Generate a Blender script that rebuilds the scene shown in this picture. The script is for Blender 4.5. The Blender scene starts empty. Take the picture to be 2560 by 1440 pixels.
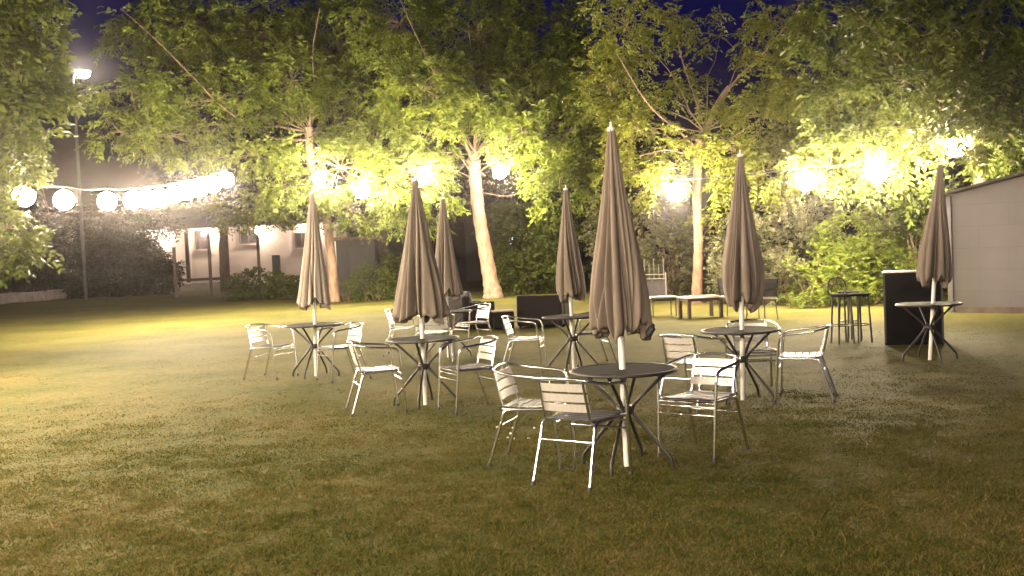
import bpy, math, random
import numpy as np
from mathutils import Vector, Matrix

random.seed(7)
R = math.radians
SC = bpy.context.scene
COL = SC.collection

# ------------------------------------------------------------------ camera
F_PX = 2600.0
K = F_PX / 1850.0      # depths below were first measured for a 1850 px lens
CAM_H = 1.617
cam_d = bpy.data.cameras.new("camera")
cam_d.sensor_width = 36.0
cam_d.lens = F_PX / 2560.0 * 36.0
cam_d.clip_start = 0.05
cam_d.clip_end = 600.0
cam = bpy.data.objects.new("camera", cam_d)
COL.objects.link(cam)
CAM_R = Matrix.Rotation(R(90 - 2.114), 3, 'X') @ Matrix.Rotation(R(-2.5), 3, 'Z')
cam.matrix_world = Matrix.Translation((0, 0, CAM_H)) @ CAM_R.to_4x4()
SC.camera = cam

# ------------------------------------------------------------------ sky (night, just after dusk)
world = bpy.data.worlds.new("World")
SC.world = world
world.use_nodes = True
wn = world.node_tree
bg = wn.nodes["Background"]
sky = wn.nodes.new("ShaderNodeTexSky")
sky.sky_type = 'NISHITA'
sky.sun_disc = False
sky.sun_elevation = R(-2.0)
sky.sun_rotation = R(150)
sky.ozone_density = 6.0
tint = wn.nodes.new("ShaderNodeMixRGB")
tint.blend_type = 'MULTIPLY'
tint.inputs[0].default_value = 1.0
tint.inputs[2].default_value = (0.22, 0.30, 1.15, 1)
wn.links.new(sky.outputs[0], tint.inputs[1])
wn.links.new(tint.outputs[0], bg.inputs[0])
bg.inputs[1].default_value = 0.08

# ------------------------------------------------------------------ exposure / render settings
SC.view_settings.view_transform = 'Standard'
SC.view_settings.look = 'None'
SC.view_settings.gamma = 1.0
SC.view_settings.use_curve_mapping = False
SC.view_settings.exposure = 2.3
SC.cycles.use_denoising = True
SC.cycles.max_bounces = 6
SC.cycles.diffuse_bounces = 3
SC.cycles.glossy_bounces = 3
SC.cycles.transmission_bounces = 4
SC.cycles.transparent_max_bounces = 4
SC.cycles.volume_bounces = 0
SC.cycles.sample_clamp_indirect = 4.0
SC.cycles.sample_clamp_direct = 0.0
SC.cycles.caustics_reflective = False
SC.cycles.caustics_refractive = False

BULB_L = 235.0        # radiance of the festoon globes over the lawn
BULB_RGB = (1.0, 0.80, 0.56)

# ------------------------------------------------------------------ pixel -> place helpers (measuring only)
def ray(px, py):
    v = CAM_R @ Vector(((px - 1280) / F_PX, (720 - py) / F_PX, -1.0))
    return v

def at_d(px, py, d):
    v = ray(px, py)
    return Vector((0, 0, CAM_H)) + v * (d * K / v.y)

def on_ground(px, py, z=0.0):
    v = ray(px, py)
    t = (z - CAM_H) / v.z
    return Vector((0, 0, CAM_H)) + v * t

# ------------------------------------------------------------------ material helpers
def new_mat(name):
    m = bpy.data.materials.new(name)
    m.use_nodes = True
    nt = m.node_tree
    b = nt.nodes["Principled BSDF"]
    return m, nt, b

def noise_node(nt, scale, detail=4.0, rough=0.6, coords='Object', stretch=None):
    tc = nt.nodes.new("ShaderNodeTexCoord")
    n = nt.nodes.new("ShaderNodeTexNoise")
    n.inputs["Scale"].default_value = scale
    n.inputs["Detail"].default_value = detail
    n.inputs["Roughness"].default_value = rough
    src = tc.outputs[coords]
    if stretch:
        mp = nt.nodes.new("ShaderNodeMapping")
        mp.inputs["Scale"].default_value = stretch
        nt.links.new(src, mp.inputs[0])
        src = mp.outputs[0]
    nt.links.new(src, n.inputs["Vector"])
    return n

def ramp(nt, fac, stops):
    r = nt.nodes.new("ShaderNodeValToRGB")
    el = r.color_ramp.elements
    while len(el) < len(stops):
        el.new(0.5)
    for e, (p, c) in zip(el, stops):
        e.position = p
        e.color = (c[0], c[1], c[2], 1)
    nt.links.new(fac, r.inputs[0])
    return r

def bump(nt, b, height, strength, dist=0.01):
    bp = nt.nodes.new("ShaderNodeBump")
    bp.inputs["Strength"].default_value = strength
    bp.inputs["Distance"].default_value = dist
    nt.links.new(height, bp.inputs["Height"])
    nt.links.new(bp.outputs[0], b.inputs["Normal"])

def mat_noise(name, c1, c2, scale=6.0, rough=0.7, metallic=0.0, bump_s=0.2, bump_d=0.01, stretch=None, spec=0.5):
    m, nt, b = new_mat(name)
    n = noise_node(nt, scale, stretch=stretch)
    r = ramp(nt, n.outputs[0], [(0.3, c1), (0.7, c2)])
    nt.links.new(r.outputs[0], b.inputs["Base Color"])
    b.inputs["Roughness"].default_value = rough
    b.inputs["Metallic"].default_value = metallic
    b.inputs["Specular IOR Level"].default_value = spec
    if bump_s:
        bump(nt, b, n.outputs[0], bump_s, bump_d)
    return m

def leaf_mat(name, dark, light, trans=0.38):
    m, nt, b = new_mat(name)
    g = nt.nodes.new("ShaderNodeNewGeometry")
    n = noise_node(nt, 0.9, 3.0)
    add = nt.nodes.new("ShaderNodeMath"); add.operation = 'MULTIPLY_ADD'
    nt.links.new(g.outputs["Random Per Island"], add.inputs[0])
    add.inputs[1].default_value = 0.55
    sub = nt.nodes.new("ShaderNodeMath"); sub.operation = 'MULTIPLY_ADD'
    nt.links.new(n.outputs[0], sub.inputs[0])
    sub.inputs[1].default_value = 0.9
    sub.inputs[2].default_value = -0.22
    nt.links.new(sub.outputs[0], add.inputs[2])
    r = ramp(nt, add.outputs[0], [(0.1, dark), (0.9, light)])
    nt.links.new(r.outputs[0], b.inputs["Base Color"])
    b.inputs["Roughness"].default_value = 0.5
    b.inputs["Specular IOR Level"].default_value = 0.15
    tr = nt.nodes.new("ShaderNodeBsdfTranslucent")
    hs = nt.nodes.new("ShaderNodeHueSaturation")
    hs.inputs["Hue"].default_value = 0.485
    hs.inputs["Value"].default_value = 1.4
    nt.links.new(r.outputs[0], hs.inputs["Color"])
    nt.links.new(hs.outputs[0], tr.inputs[0])
    mx = nt.nodes.new("ShaderNodeMixShader")
    mx.inputs[0].default_value = trans
    nt.links.new(b.outputs[0], mx.inputs[1])
    nt.links.new(tr.outputs[0], mx.inputs[2])
    nt.links.new(mx.outputs[0], nt.nodes["Material Output"].inputs[0])
    return m

def emit_mat(name, rgb, strength):
    m, nt, b = new_mat(name)
    b.inputs["Base Color"].default_value = (0.8, 0.8, 0.8, 1)
    b.inputs["Emission Color"].default_value = (*rgb, 1)
    b.inputs["Emission Strength"].default_value = strength
    return m

# ------------------------------------------------------------------ mesh helpers
class MB:
    def __init__(self):
        self.v = []; self.f = []; self.sm = []
    def add(self, verts, faces, smooth=False):
        o = len(self.v)
        self.v.extend([tuple(p) for p in verts])
        self.f.extend([tuple(i + o for i in f) for f in faces])
        self.sm.extend([smooth] * len(faces))
    def box(self, c, size, rot=None):
        sx, sy, sz = [s / 2 for s in size]
        pts = [Vector((x * sx, y * sy, z * sz)) for x in (-1, 1) for y in (-1, 1) for z in (-1, 1)]
        if rot is not None:
            pts = [rot @ p for p in pts]
        c = Vector(c)
        self.add([p + c for p in pts], [(0, 1, 3, 2), (4, 6, 7, 5), (0, 4, 5, 1), (2, 3, 7, 6), (0, 2, 6, 4), (1, 5, 7, 3)])
    def rbox(self, c, size, r=0.01, rot=None):
        """box with chamfered edges"""
        sx, sy, sz = [s / 2 for s in size]
        r = min(r, sx * .9, sy * .9, sz * .9)
        c = Vector(c)
        idx = {}; pts = []
        for x in (-1, 1):
            for y in (-1, 1):
                for z in (-1, 1):
                    for a in range(3):
                        p = Vector((x * (sx - (0 if a == 0 else r)), y * (sy - (0 if a == 1 else r)), z * (sz - (0 if a == 2 else r))))
                        idx[(x, y, z, a)] = len(pts); pts.append(p)
        fs = []
        for a in range(3):
            b_, c_ = (a + 1) % 3, (a + 2) % 3
            for s in (-1, 1):
                q = []
                for (u, w) in ((-1, -1), (1, -1), (1, 1), (-1, 1)):
                    k = [0, 0, 0]; k[a] = s; k[b_] = u; k[c_] = w
                    q.append(idx[(k[0], k[1], k[2], a)])
                fs.append(tuple(q if s > 0 else q[::-1]))
        for a in range(3):
            b_, c_ = (a + 1) % 3, (a + 2) % 3
            for u in (-1, 1):
                for w in (-1, 1):
                    q = []
                    for s, ax in ((-1, b_), (1, b_), (1, c_), (-1, c_)):
                        k = [0, 0, 0]; k[a] = s; k[b_] = u; k[c_] = w
                        q.append(idx[(k[0], k[1], k[2], ax)])
                    fs.append(tuple(q if u * w > 0 else q[::-1]))
        for x in (-1, 1):
            for y in (-1, 1):
                for z in (-1, 1):
                    q = [idx[(x, y, z, a)] for a in range(3)]
                    fs.append(tuple(q if x * y * z > 0 else q[::-1]))
        if rot is not None:
            pts = [rot @ p for p in pts]
        self.add([p + c for p in pts], fs)
    def tube(self, path, rad, n=8, cap=True, closed=False):
        path = [Vector(p) for p in path]
        m = len(path)
        rr = rad if isinstance(rad, (list, tuple)) else [rad] * m
        vs = []; fs = []
        up = Vector((0.13, 0.21, 1)).normalized()
        prev = None
        for i, p in enumerate(path):
            if closed:
                t = path[(i + 1) % m] - path[i - 1]
            else:
                t = path[min(i + 1, m - 1)] - path[max(i - 1, 0)]
            t.normalize()
            if prev is None:
                a = t.cross(up)
                if a.length < 0.1:
                    a = t.cross(Vector((1, 0, 0)))
                a.normalize()
            else:
                a = prev - t * prev.dot(t)
                if a.length < 1e-4:
                    a = t.cross(up)
                a.normalize()
            prev = a
            b = t.cross(a)
            for k in range(n):
                an = 2 * math.pi * k / n
                vs.append(p + (a * math.cos(an) + b * math.sin(an)) * rr[i])
        for i in range(m if closed else m - 1):
            j = (i + 1) % m
            for k in range(n):
                k2 = (k + 1) % n
                fs.append((i * n + k, i * n + k2, j * n + k2, j * n + k))
        self.add(vs, fs, True)
        if cap and not closed:
            self.add(vs[:n], [tuple(range(n))[::-1]])
            self.add(vs[-n:], [tuple(range(n))])
    def lathe(self, prof, n=24, c=(0, 0, 0), smooth=True, close=False):
        c = Vector(c)
        vs = []; fs = []
        for (r, z) in prof:
            for k in range(n):
                a = 2 * math.pi * k / n
                vs.append(c + Vector((r * math.cos(a), r * math.sin(a), z)))
        m = len(prof)
        for i in range(m if close else m - 1):
            j = (i + 1) % m
            for k in range(n):
                k2 = (k + 1) % n
                fs.append((i * n + k, i * n + k2, j * n + k2, j * n + k))
        self.add(vs, fs, smooth)
    def build(self, name, mat, parent=None):
        me = bpy.data.meshes.new(name)
        me.from_pydata(self.v, [], self.f)
        me.polygons.foreach_set("use_smooth", self.sm)
        me.materials.append(mat)
        me.update()
        o = bpy.data.objects.new(name, me)
        COL.objects.link(o)
        if parent is not None:
            o.parent = parent
        return o

def np_mesh(name, V, nside, mat, parent=None, smooth=False):
    """V: (n*nside,3) faces made of consecutive verts"""
    V = np.asarray(V, dtype=np.float32)
    nv = len(V); nf = nv // nside
    me = bpy.data.meshes.new(name)
    me.vertices.add(nv); me.loops.add(nv); me.polygons.add(nf)
    me.vertices.foreach_set("co", V.ravel())
    me.loops.foreach_set("vertex_index", np.arange(nv, dtype=np.int32))
    me.polygons.foreach_set("loop_start", np.arange(0, nv, nside, dtype=np.int32))
    me.polygons.foreach_set("loop_total", np.full(nf, nside, dtype=np.int32))
    me.update(calc_edges=True)
    me.materials.append(mat)
    o = bpy.data.objects.new(name, me)
    COL.objects.link(o)
    if parent is not None:
        o.parent = parent
    return o

def tag(o, label=None, cat=None, group=None, kind=None):
    if label: o["label"] = label
    if cat: o["category"] = cat
    if group: o["group"] = group
    if kind: o["kind"] = kind
    return o

def empty(name, loc, rz=0.0, label=None, cat=None, group=None):
    o = bpy.data.objects.new(name, None)
    COL.objects.link(o)
    o.location = loc
    o.rotation_euler = (0, 0, rz)
    return tag(o, label, cat, group)

def copy_tree(o, parent=None):
    c = o.copy()
    COL.objects.link(c)
    if parent is not None:
        c.parent = parent
    for ch in list(o.children):
        copy_tree(ch, c)
    return c

def smooth_path(pts, sub=4):
    """Catmull-Rom through the points"""
    P = [Vector(p) for p in pts]
    if len(P) < 3:
        return P
    out = []
    for i in range(len(P) - 1):
        p0 = P[max(i - 1, 0)]; p1 = P[i]; p2 = P[i + 1]; p3 = P[min(i + 2, len(P) - 1)]
        for k in range(sub):
            t = k / sub
            out.append(0.5 * ((2 * p1) + (p2 - p0) * t + (2 * p0 - 5 * p1 + 4 * p2 - p3) * t * t + (3 * p1 - p0 - 3 * p2 + p3) * t ** 3))
    out.append(P[-1])
    return out

# ------------------------------------------------------------------ materials
def make_lawn_mat(name, blades):
    m, nt, b = new_mat(name)
    big = noise_node(nt, 0.55, 5.0, 0.6)
    fine = noise_node(nt, 9.0 if not blades else 5.0, 6.0, 0.75)
    mx = nt.nodes.new("ShaderNodeMath"); mx.operation = 'MULTIPLY_ADD'
    nt.links.new(fine.outputs[0], mx.inputs[0]); mx.inputs[1].default_value = 1.0
    m2 = nt.nodes.new("ShaderNodeMath"); m2.operation = 'MULTIPLY_ADD'
    nt.links.new(big.outputs[0], m2.inputs[0]); m2.inputs[1].default_value = 0.75; m2.inputs[2].default_value = -0.37
    nt.links.new(m2.outputs[0], mx.inputs[2])
    fac = mx.outputs[0]
    if blades:
        g = nt.nodes.new("ShaderNodeNewGeometry")
        m3 = nt.nodes.new("ShaderNodeMath"); m3.operation = 'MULTIPLY_ADD'
        nt.links.new(g.outputs["Random Per Island"], m3.inputs[0]); m3.inputs[1].default_value = 0.62
        m4 = nt.nodes.new("ShaderNodeMath"); m4.operation = 'ADD'; m4.inputs[1].default_value = -0.31
        nt.links.new(fac, m4.inputs[0]); nt.links.new(m4.outputs[0], m3.inputs[2])
        fac = m3.outputs[0]
        st = [(0.22, (0.042, 0.056, 0.012)), (0.45, (0.086, 0.092, 0.021)), (0.68, (0.135, 0.112, 0.036)), (0.9, (0.19, 0.138, 0.065))]
    else:
        st = [(0.2, (0.034, 0.044, 0.009)), (0.45, (0.076, 0.078, 0.020)), (0.65, (0.118, 0.098, 0.032)), (0.85, (0.16, 0.118, 0.054))]
    r = ramp(nt, fac, st)
    nt.links.new(r.outputs[0], b.inputs["Base Color"])
    b.inputs["Roughness"].default_value = 0.75
    b.inputs["Specular IOR Level"].default_value = 0.05
    if blades:
        tr = nt.nodes.new("ShaderNodeBsdfTranslucent")
        nt.links.new(r.outputs[0], tr.inputs[0])
        mxs = nt.nodes.new("ShaderNodeMixShader"); mxs.inputs[0].default_value = 0.4
        nt.links.new(b.outputs[0], mxs.inputs[1]); nt.links.new(tr.outputs[0], mxs.inputs[2])
        nt.links.new(mxs.outputs[0], nt.nodes["Material Output"].inputs[0])
    if not blades:
        grit = noise_node(nt, 26.0, 6.0, 0.8)
        bump(nt, b, grit.outputs[0], 0.5, 0.03)
    return m

M = {}
M['lawn'] = make_lawn_mat('lawn_soil_and_turf', False)
M['grass'] = make_lawn_mat('grass_blade', True)
M['alu'] = mat_noise('brushed_aluminium', (0.84, 0.83, 0.82), (0.92, 0.91, 0.89), 14, 0.2, 1.0, 0.05, 0.002)
M['alu_slat'] = mat_noise('brushed_slat', (0.72, 0.70, 0.68), (0.86, 0.83, 0.80), 20, 0.42, 0.6, 0.06, 0.002, (1, 6, 1))
M['seat_sky_tone'] = mat_noise('sky_dark_seat_slat', (0.04, 0.04, 0.055), (0.08, 0.08, 0.10), 20, 0.4, 0.0, 0.04, 0.002, (6, 1, 1), 0.15)  # dark sky reflection put into the slat colour, not metallic
M['pole'] = mat_noise('white_powder_coat', (0.70, 0.69, 0.66), (0.82, 0.81, 0.78), 9, 0.35, 0.0, 0.0)
M['black_metal'] = mat_noise('black_painted_steel', (0.018, 0.016, 0.016), (0.035, 0.031, 0.03), 16, 0.42, 0.0, 0.08, 0.002)
M['table_top'] = mat_noise('black_mesh_top', (0.012, 0.011, 0.011), (0.022, 0.020, 0.020), 120, 0.8, 0.0, 0.4, 0.003, None, 0.06)
M['fabric'] = mat_noise('taupe_canvas', (0.15, 0.122, 0.101), (0.235, 0.195, 0.165), 5, 0.85, 0, 0.15, 0.004, (1, 1, 0.4), 0.2)
M['fabric_grey'] = mat_noise('weathered_canvas', (0.165, 0.140, 0.115), (0.24, 0.205, 0.17), 5, 0.85, 0, 0.15, 0.004, (1, 1, 0.4), 0.2)
M['fabric_pale'] = mat_noise('faded_canvas', (0.27, 0.235, 0.20), (0.38, 0.33, 0.285), 5, 0.85, 0, 0.15, 0.004, (1, 1, 0.4), 0.2)
M['strap'] = mat_noise('dark_strap', (0.02, 0.02, 0.025), (0.04, 0.04, 0.045), 30, 0.7, 0, 0.1, 0.002)
M['rattan'] = mat_noise('black_wicker', (0.007, 0.006, 0.007), (0.016, 0.014, 0.015), 70, 0.7, 0, 0.6, 0.006, (1, 1, 3), 0.12)
M['cushion'] = mat_noise('grey_cushion', (0.05, 0.045, 0.048), (0.085, 0.075, 0.08), 8, 0.9, 0, 0.1)
M['beige'] = mat_noise('beige_cushion', (0.42, 0.33, 0.29), (0.5, 0.4, 0.35), 8, 0.9, 0, 0.1)
M['wood_dark'] = mat_noise('brown_wood', (0.05, 0.030, 0.022), (0.09, 0.056, 0.04), 8, 0.6, 0, 0.2, 0.004, (1, 1, 0.2))
M['white_top'] = mat_noise('white_laminate', (0.72, 0.68, 0.62), (0.82, 0.78, 0.72), 7, 0.22, 0, 0.02)
M['grey_top'] = mat_noise('grey_slab', (0.16, 0.14, 0.13), (0.24, 0.21, 0.19), 9, 0.4, 0, 0.1)
M['bark_red'] = mat_noise('reddish_bark', (0.13, 0.075, 0.052), (0.30, 0.19, 0.135), 9, 0.9, 0, 0.9, 0.04, (1, 1, 0.35), 0.2)
M['bark'] = mat_noise('pale_bark', (0.16, 0.105, 0.075), (0.38, 0.27, 0.195), 7, 0.9, 0, 0.9, 0.04, (1, 1, 0.35), 0.2)
M['bark_dark'] = mat_noise('dark_bark', (0.08, 0.055, 0.04), (0.19, 0.13, 0.095), 8, 0.9, 0, 0.9, 0.04, (1, 1, 0.35), 0.2)
M['limb_bark'] = mat_noise('limb_bark', (0.12, 0.085, 0.06), (0.25, 0.185, 0.135), 8, 0.9, 0, 0.6, 0.03, (1, 1, 0.4), 0.2)
M['twig'] = mat_noise('twig_bark', (0.13, 0.10, 0.065), (0.22, 0.17, 0.115), 9, 0.85, 0, 0.3, 0.01, None, 0.2)
M['leaf'] = leaf_mat('ash_leaf', (0.050, 0.082, 0.012), (0.175, 0.215, 0.036))
M['leaf_warm'] = leaf_mat('yellow_green_leaf', (0.065, 0.092, 0.013), (0.21, 0.225, 0.040))
M['leaf_dark'] = leaf_mat('deep_green_leaf', (0.026, 0.042, 0.008), (0.10, 0.125, 0.024), 0.28)
M['leaf_grey'] = leaf_mat('grey_green_leaf', (0.055, 0.062, 0.032), (0.165, 0.165, 0.09), 0.2)
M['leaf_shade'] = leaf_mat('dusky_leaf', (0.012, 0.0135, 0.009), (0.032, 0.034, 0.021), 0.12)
M['rubber'] = mat_noise('black_rubber', (0.012, 0.012, 0.012), (0.03, 0.03, 0.03), 20, 0.7, 0, 0.05)

# ------------------------------------------------------------------ ground
def build_ground():
    mb = MB()
    n = 40
    xs = [-150 + 300 * i / n for i in range(n + 1)]
    ys = [-60 + 280 * i / n for i in range(n + 1)]
    vs = [(x, y, 0.0) for y in ys for x in xs]
    fs = [(j * (n + 1) + i, j * (n + 1) + i + 1, (j + 1) * (n + 1) + i + 1, (j + 1) * (n + 1) + i) for j in range(n) for i in range(n)]
    mb.add(vs, fs)
    o = mb.build('lawn', M['lawn'])
    tag(o, 'mown green and straw coloured lawn under the tables', 'lawn', kind='structure')

def build_grass():
    rng = np.random.default_rng(3)
    N = 640000
    d = 4.7 * np.exp(rng.random(N) * math.log(18.0 / 4.7))
    x = (rng.random(N) * 2 - 1) * d * 0.72
    # tufted: pull blades towards tuft centres
    tuft = rng.integers(0, 7000, N)
    tall = rng.random(7000) ** 2
    tx, td = x[tuft], d[tuft]
    pull = rng.random(N) < 0.5
    sp = 0.012 + 0.007 * td
    x = np.where(pull, tx + rng.normal(0, 1, N) * sp, x)
    d = np.where(pull, np.maximum(td + rng.normal(0, 1, N) * sp, 4.5), d)
    h = rng.uniform(0.010, 0.032, N)
    h = np.where(pull, h * (0.8 + 1.3 * tall[tuft]), h * 0.75)
    h = np.clip(h * 0.72, 0.006, 0.040)
    h *= np.clip(1.4 - d / 11.0, 0.2, 1.0)
    w = (0.0022 + 0.0005 * d) * rng.uniform(0.7, 1.4, N)
    a = rng.random(N) * 2 * math.pi
    la = rng.random(N) * 2 * math.pi
    lean = h * rng.uniform(0.2, 1.5, N)
    B = np.stack([x, d, np.full(N, -0.002)], 1)
    s = np.stack([np.cos(a) * w, np.sin(a) * w, np.zeros(N)], 1)
    t = np.stack([np.cos(la) * lean, np.sin(la) * lean, h], 1)
    V = np.stack([B - s, B + s, B + t], 1).reshape(-1, 3)
    o = np_mesh('grass', V, 3, M['grass'])
    tag(o, 'short mown grass blades covering the near lawn', 'grass', kind='stuff')

build_ground()
build_grass()

# ------------------------------------------------------------------ foliage
V3 = at_d
# festoon globe positions (leaves are trimmed away close around the globes)
L1 = [(60, 490, 15.6), (160, 500, 16.7), (268, 503, 17.8), (332, 500, 18.6), (366, 497, 19.1), (400, 493, 19.5), (434, 487, 19.9), (467, 480, 20.3), (500, 472, 20.8), (533, 462, 21.2), (566, 450, 21.6)]  # extra globes added mid-string so their glare merges into a band
L2 = [(798, 445, 24.4), (905, 478, 23.1), (1062, 440, 22.8), (1250, 428, 23.2)]
L3 = [(1690, 480, 17.9), (2015, 452, 16.2), (2192, 430, 15.3), (2390, 366, 15.2)]
BARE = [(1180, 330, 1232, 750, 36, 25.2), (1752, 400, 1744, 760, 30, 19.4), (772, 300, 780, 430, 22, 26.5), (815, 580, 842, 750, 26, 27)]
GLOBES = np.array([list(V3(*p)) for p in L1 + L2 + L3])
DENS = 2.0
def nrm(a):
    return a / np.maximum(np.linalg.norm(a, axis=1, keepdims=True), 1e-6)

def sprays_to_leaves(rng, P, D, L, pairs, ll, lw, droop=0.35):
    """compound leaves: P origin, D direction, L length -> quads (n*4,3)"""
    n = len(P)
    D = nrm(D)
    up = np.tile(np.array([[0, 0, 1.0]]), (n, 1)) + rng.normal(0, 0.35, (n, 3))
    S = nrm(np.cross(D, up))
    Nn = nrm(np.cross(S, D))
    out = []
    for k in range(pairs):
        t = (k + 0.6) / pairs
        base = P + D * (L * t)[:, None]
        base[:, 2] -= droop * L * t * t
        for sg in (-1, 1):
            ld = nrm(D * 0.55 + S * (sg * 0.8) + np.array([[0, 0, -droop]]) + rng.normal(0, 0.22, (n, 3)))
            nn = Nn + rng.normal(0, 0.45, (n, 3))
            wd = nrm(np.cross(ld, nn))
            l = ll * rng.uniform(0.7, 1.25, n)[:, None] * (1.0 - 0.25 * abs(t - 0.5))
            w = lw * rng.uniform(0.75, 1.2, n)[:, None]
            tip = base + ld * l
            mid = base + ld * (l * 0.42)
            out.append(np.stack([base, mid + wd * w * .5, tip, mid - wd * w * .5], 1))
    return np.concatenate(out, 0).reshape(-1, 3)

def in_ellipsoid(rng, n, c, r, shell=0.0):
    v = nrm(rng.normal(0, 1, (n, 3)))
    u = rng.random(n) ** (1 / 3)
    u = shell + (1 - shell) * u
    return np.array(c)[None] + v * u[:, None] * np.array(r)[None]

def blob_world(b):
    px, py, rx, ry, d = b[:5]
    c = at_d(px, py, d)
    s = 1850.0 / d
    return c, (rx / s, (b[5] if len(b) > 5 else 0.75 * 0.5 * (rx + ry) / s + 0.3), ry / s)

def crown_sprays(rng, blobs, dens, clump_r, nspray, hang=0.0):
    dens = dens * DENS
    P = []; D = []; C = []
    for b in blobs:
        c, r = blob_world(b)
        n = max(3, int(dens * math.pi * r[0] * r[2] * (b[6] if len(b) > 6 else 1.0)))
        cc = in_ellipsoid(rng, n, c, r, 0.25)
        cc = cc[cc[:, 2] > 0.05]
        for q in cc:
            cr = clump_r * rng.uniform(0.6, 1.25)
            k = max(3, int(nspray * rng.uniform(0.6, 1.4)))
            tilt = nrm(rng.normal(0, 1, (1, 3)))[0] * 0.25
            off = nrm(rng.normal(0, 1, (k, 3))) * (rng.random(k) ** 0.5)[:, None] * cr
            off[:, 2] *= 0.55
            off[:, 2] += off[:, 0] * tilt[0] + off[:, 1] * tilt[1]
            out = np.array(q) - np.array(c)
            out = out / (np.linalg.norm(out) + 1e-6)
            dr = nrm(off) * 0.9 + out[None] * 0.5 + rng.normal(0, 0.3, (k, 3))
            dr[:, 2] -= 0.25 + hang
            P.append(np.array(q)[None] + off * 0.75); D.append(dr)
            C.append((Vector(c), Vector(q)))
    P = np.concatenate(P); D = np.concatenate(D)
    dist = np.min(np.linalg.norm(P[:, None, :] - GLOBES[None], axis=2), axis=1)
    # prune the leaves that would hang right in front of the bare trunks and of the globes
    M3 = np.array(CAM_R.transposed())
    Q = (P - np.array([0, 0, CAM_H])) @ M3.T
    px = 1280 + F_PX * Q[:, 0] / -Q[:, 2]; py = 720 - F_PX * Q[:, 1] / -Q[:, 2]
    keep = dist > 0.45
    for (ax, ay, bx, by, w, dd) in BARE:
        t = np.clip((py - ay) / (by - ay), 0, 1)
        keep &= ~((py > ay) & (py < by) & (np.abs(px - (ax + (bx - ax) * t)) < w) & (P[:, 1] < dd * K + .2))
    for (gx, gy, gd) in L1 + L2 + L3:
        keep &= ~((np.hypot(px - gx, py - gy) < 46) & (P[:, 1] < gd * K) & (rng.random(len(P)) < .85))
    return P[keep], D[keep], C

def wobble_path(rng, a, b, n=5, amp=0.12, sag=0.0):
    a = Vector(a); b = Vector(b)
    L = (b - a).length
    pts = []
    for i in range(n + 1):
        t = i / n
        p = a.lerp(b, t)
        k = math.sin(math.pi * t)
        p += Vector(rng.normal(0, amp * L * 0.25, 3)) * k
        p.z += sag * L * k
        pts.append(p)
    return pts

def tree(name, label, trunk, limbs, blobs, leaf, bark='bark', seed=1, dens=5.0, clump_r=0.5, nspray=11, pairs=5,
         ll=0.18, lw=0.07, sl=(0.30, 0.5), hang=0.0, fork=None, group=None, twigs=True, cat='tree', limb_r=0.022, twig_frac=0.5):
    """trunk: list of (Vector, radius); limbs: list of polylines [(Vector, radius)..]; blobs: px,py,rx,ry,d"""
    rng = np.random.default_rng(seed)
    base = Vector((trunk[0][0].x, trunk[0][0].y, 0))
    root = empty(name, base, 0, label, cat, group)
    def loc(mb):
        mb.v = [(x - base.x, y - base.y, z - base.z) for (x, y, z) in mb.v]
        return mb
    mb = MB()
    d0 = trunk[1][0].y
    b0 = trunk[0][0].copy(); b0.y = d0; b0.z = -.3
    trunk = [(b0, trunk[0][1] * 1.25), (Vector((b0.x, d0, .12)), trunk[0][1])] + list(trunk[1:])
    base = Vector((b0.x, d0, 0)); root.location = base
    tp = smooth_path([p for p, r in trunk], 6)
    rr = []
    k = len(trunk) - 1
    for i in range(len(tp)):
        t = i / (len(tp) - 1) * k
        j = min(int(t), k - 1)
        r = trunk[j][1] + (trunk[j + 1][1] - trunk[j][1]) * (t - j)
        rr.append(r * (1 + 0.06 * math.sin(i * 2.1 + seed)))
    mb.tube(tp, rr, 14)
    loc(mb).build('trunk', M[bark], root)
    top = trunk[-1][0]
    for lp in limbs:
        mb = MB()
        pp = smooth_path([p for p, r in lp], 5)
        k = len(lp) - 1
        rr = []
        for i in range(len(pp)):
            t = i / (len(pp) - 1) * k
            j = min(int(t), k - 1)
            rr.append(max(0.006, 0.62 * (lp[j][1] + (lp[j + 1][1] - lp[j][1]) * (t - j))))
        mb.tube(pp, rr, 8)
        loc(mb).build('limb', M['limb_bark'] if bark != 'bark_dark' else M[bark], root)
    P, D, C = crown_sprays(rng, blobs, dens, clump_r, nspray, hang)
    L = rng.uniform(sl[0], sl[1], len(P))
    V = sprays_to_leaves(rng, P, D, L, pairs, ll, lw)
    V = V - np.array(base)[None]
    if twigs:
        mb = MB()
        f0 = fork or top
        seen = {}
        for (c, q) in C:
            key = (round(c.x, 3), round(c.y, 3), round(c.z, 3))
            if key not in seen:
                seen[key] = 1
                pth = wobble_path(rng, f0, c, 6, 0.10, 0.05)
                m = len(pth)
                mb.tube(pth, [limb_r * (1 - 0.72 * i / (m - 1)) for i in range(m)], 6)
            if rng.random() < twig_frac:
                pth = wobble_path(rng, c, q, 4, 0.16, 0.06)
                mb.tube(pth, [0.015, 0.012, 0.009, 0.007, 0.004], 4, cap=False)
        loc(mb).build('branches', M['twig'] if bark != 'bark_dark' else M['bark_dark'], root)
    np_mesh('crown', V, 4, M[leaf], root)
    return root

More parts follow.
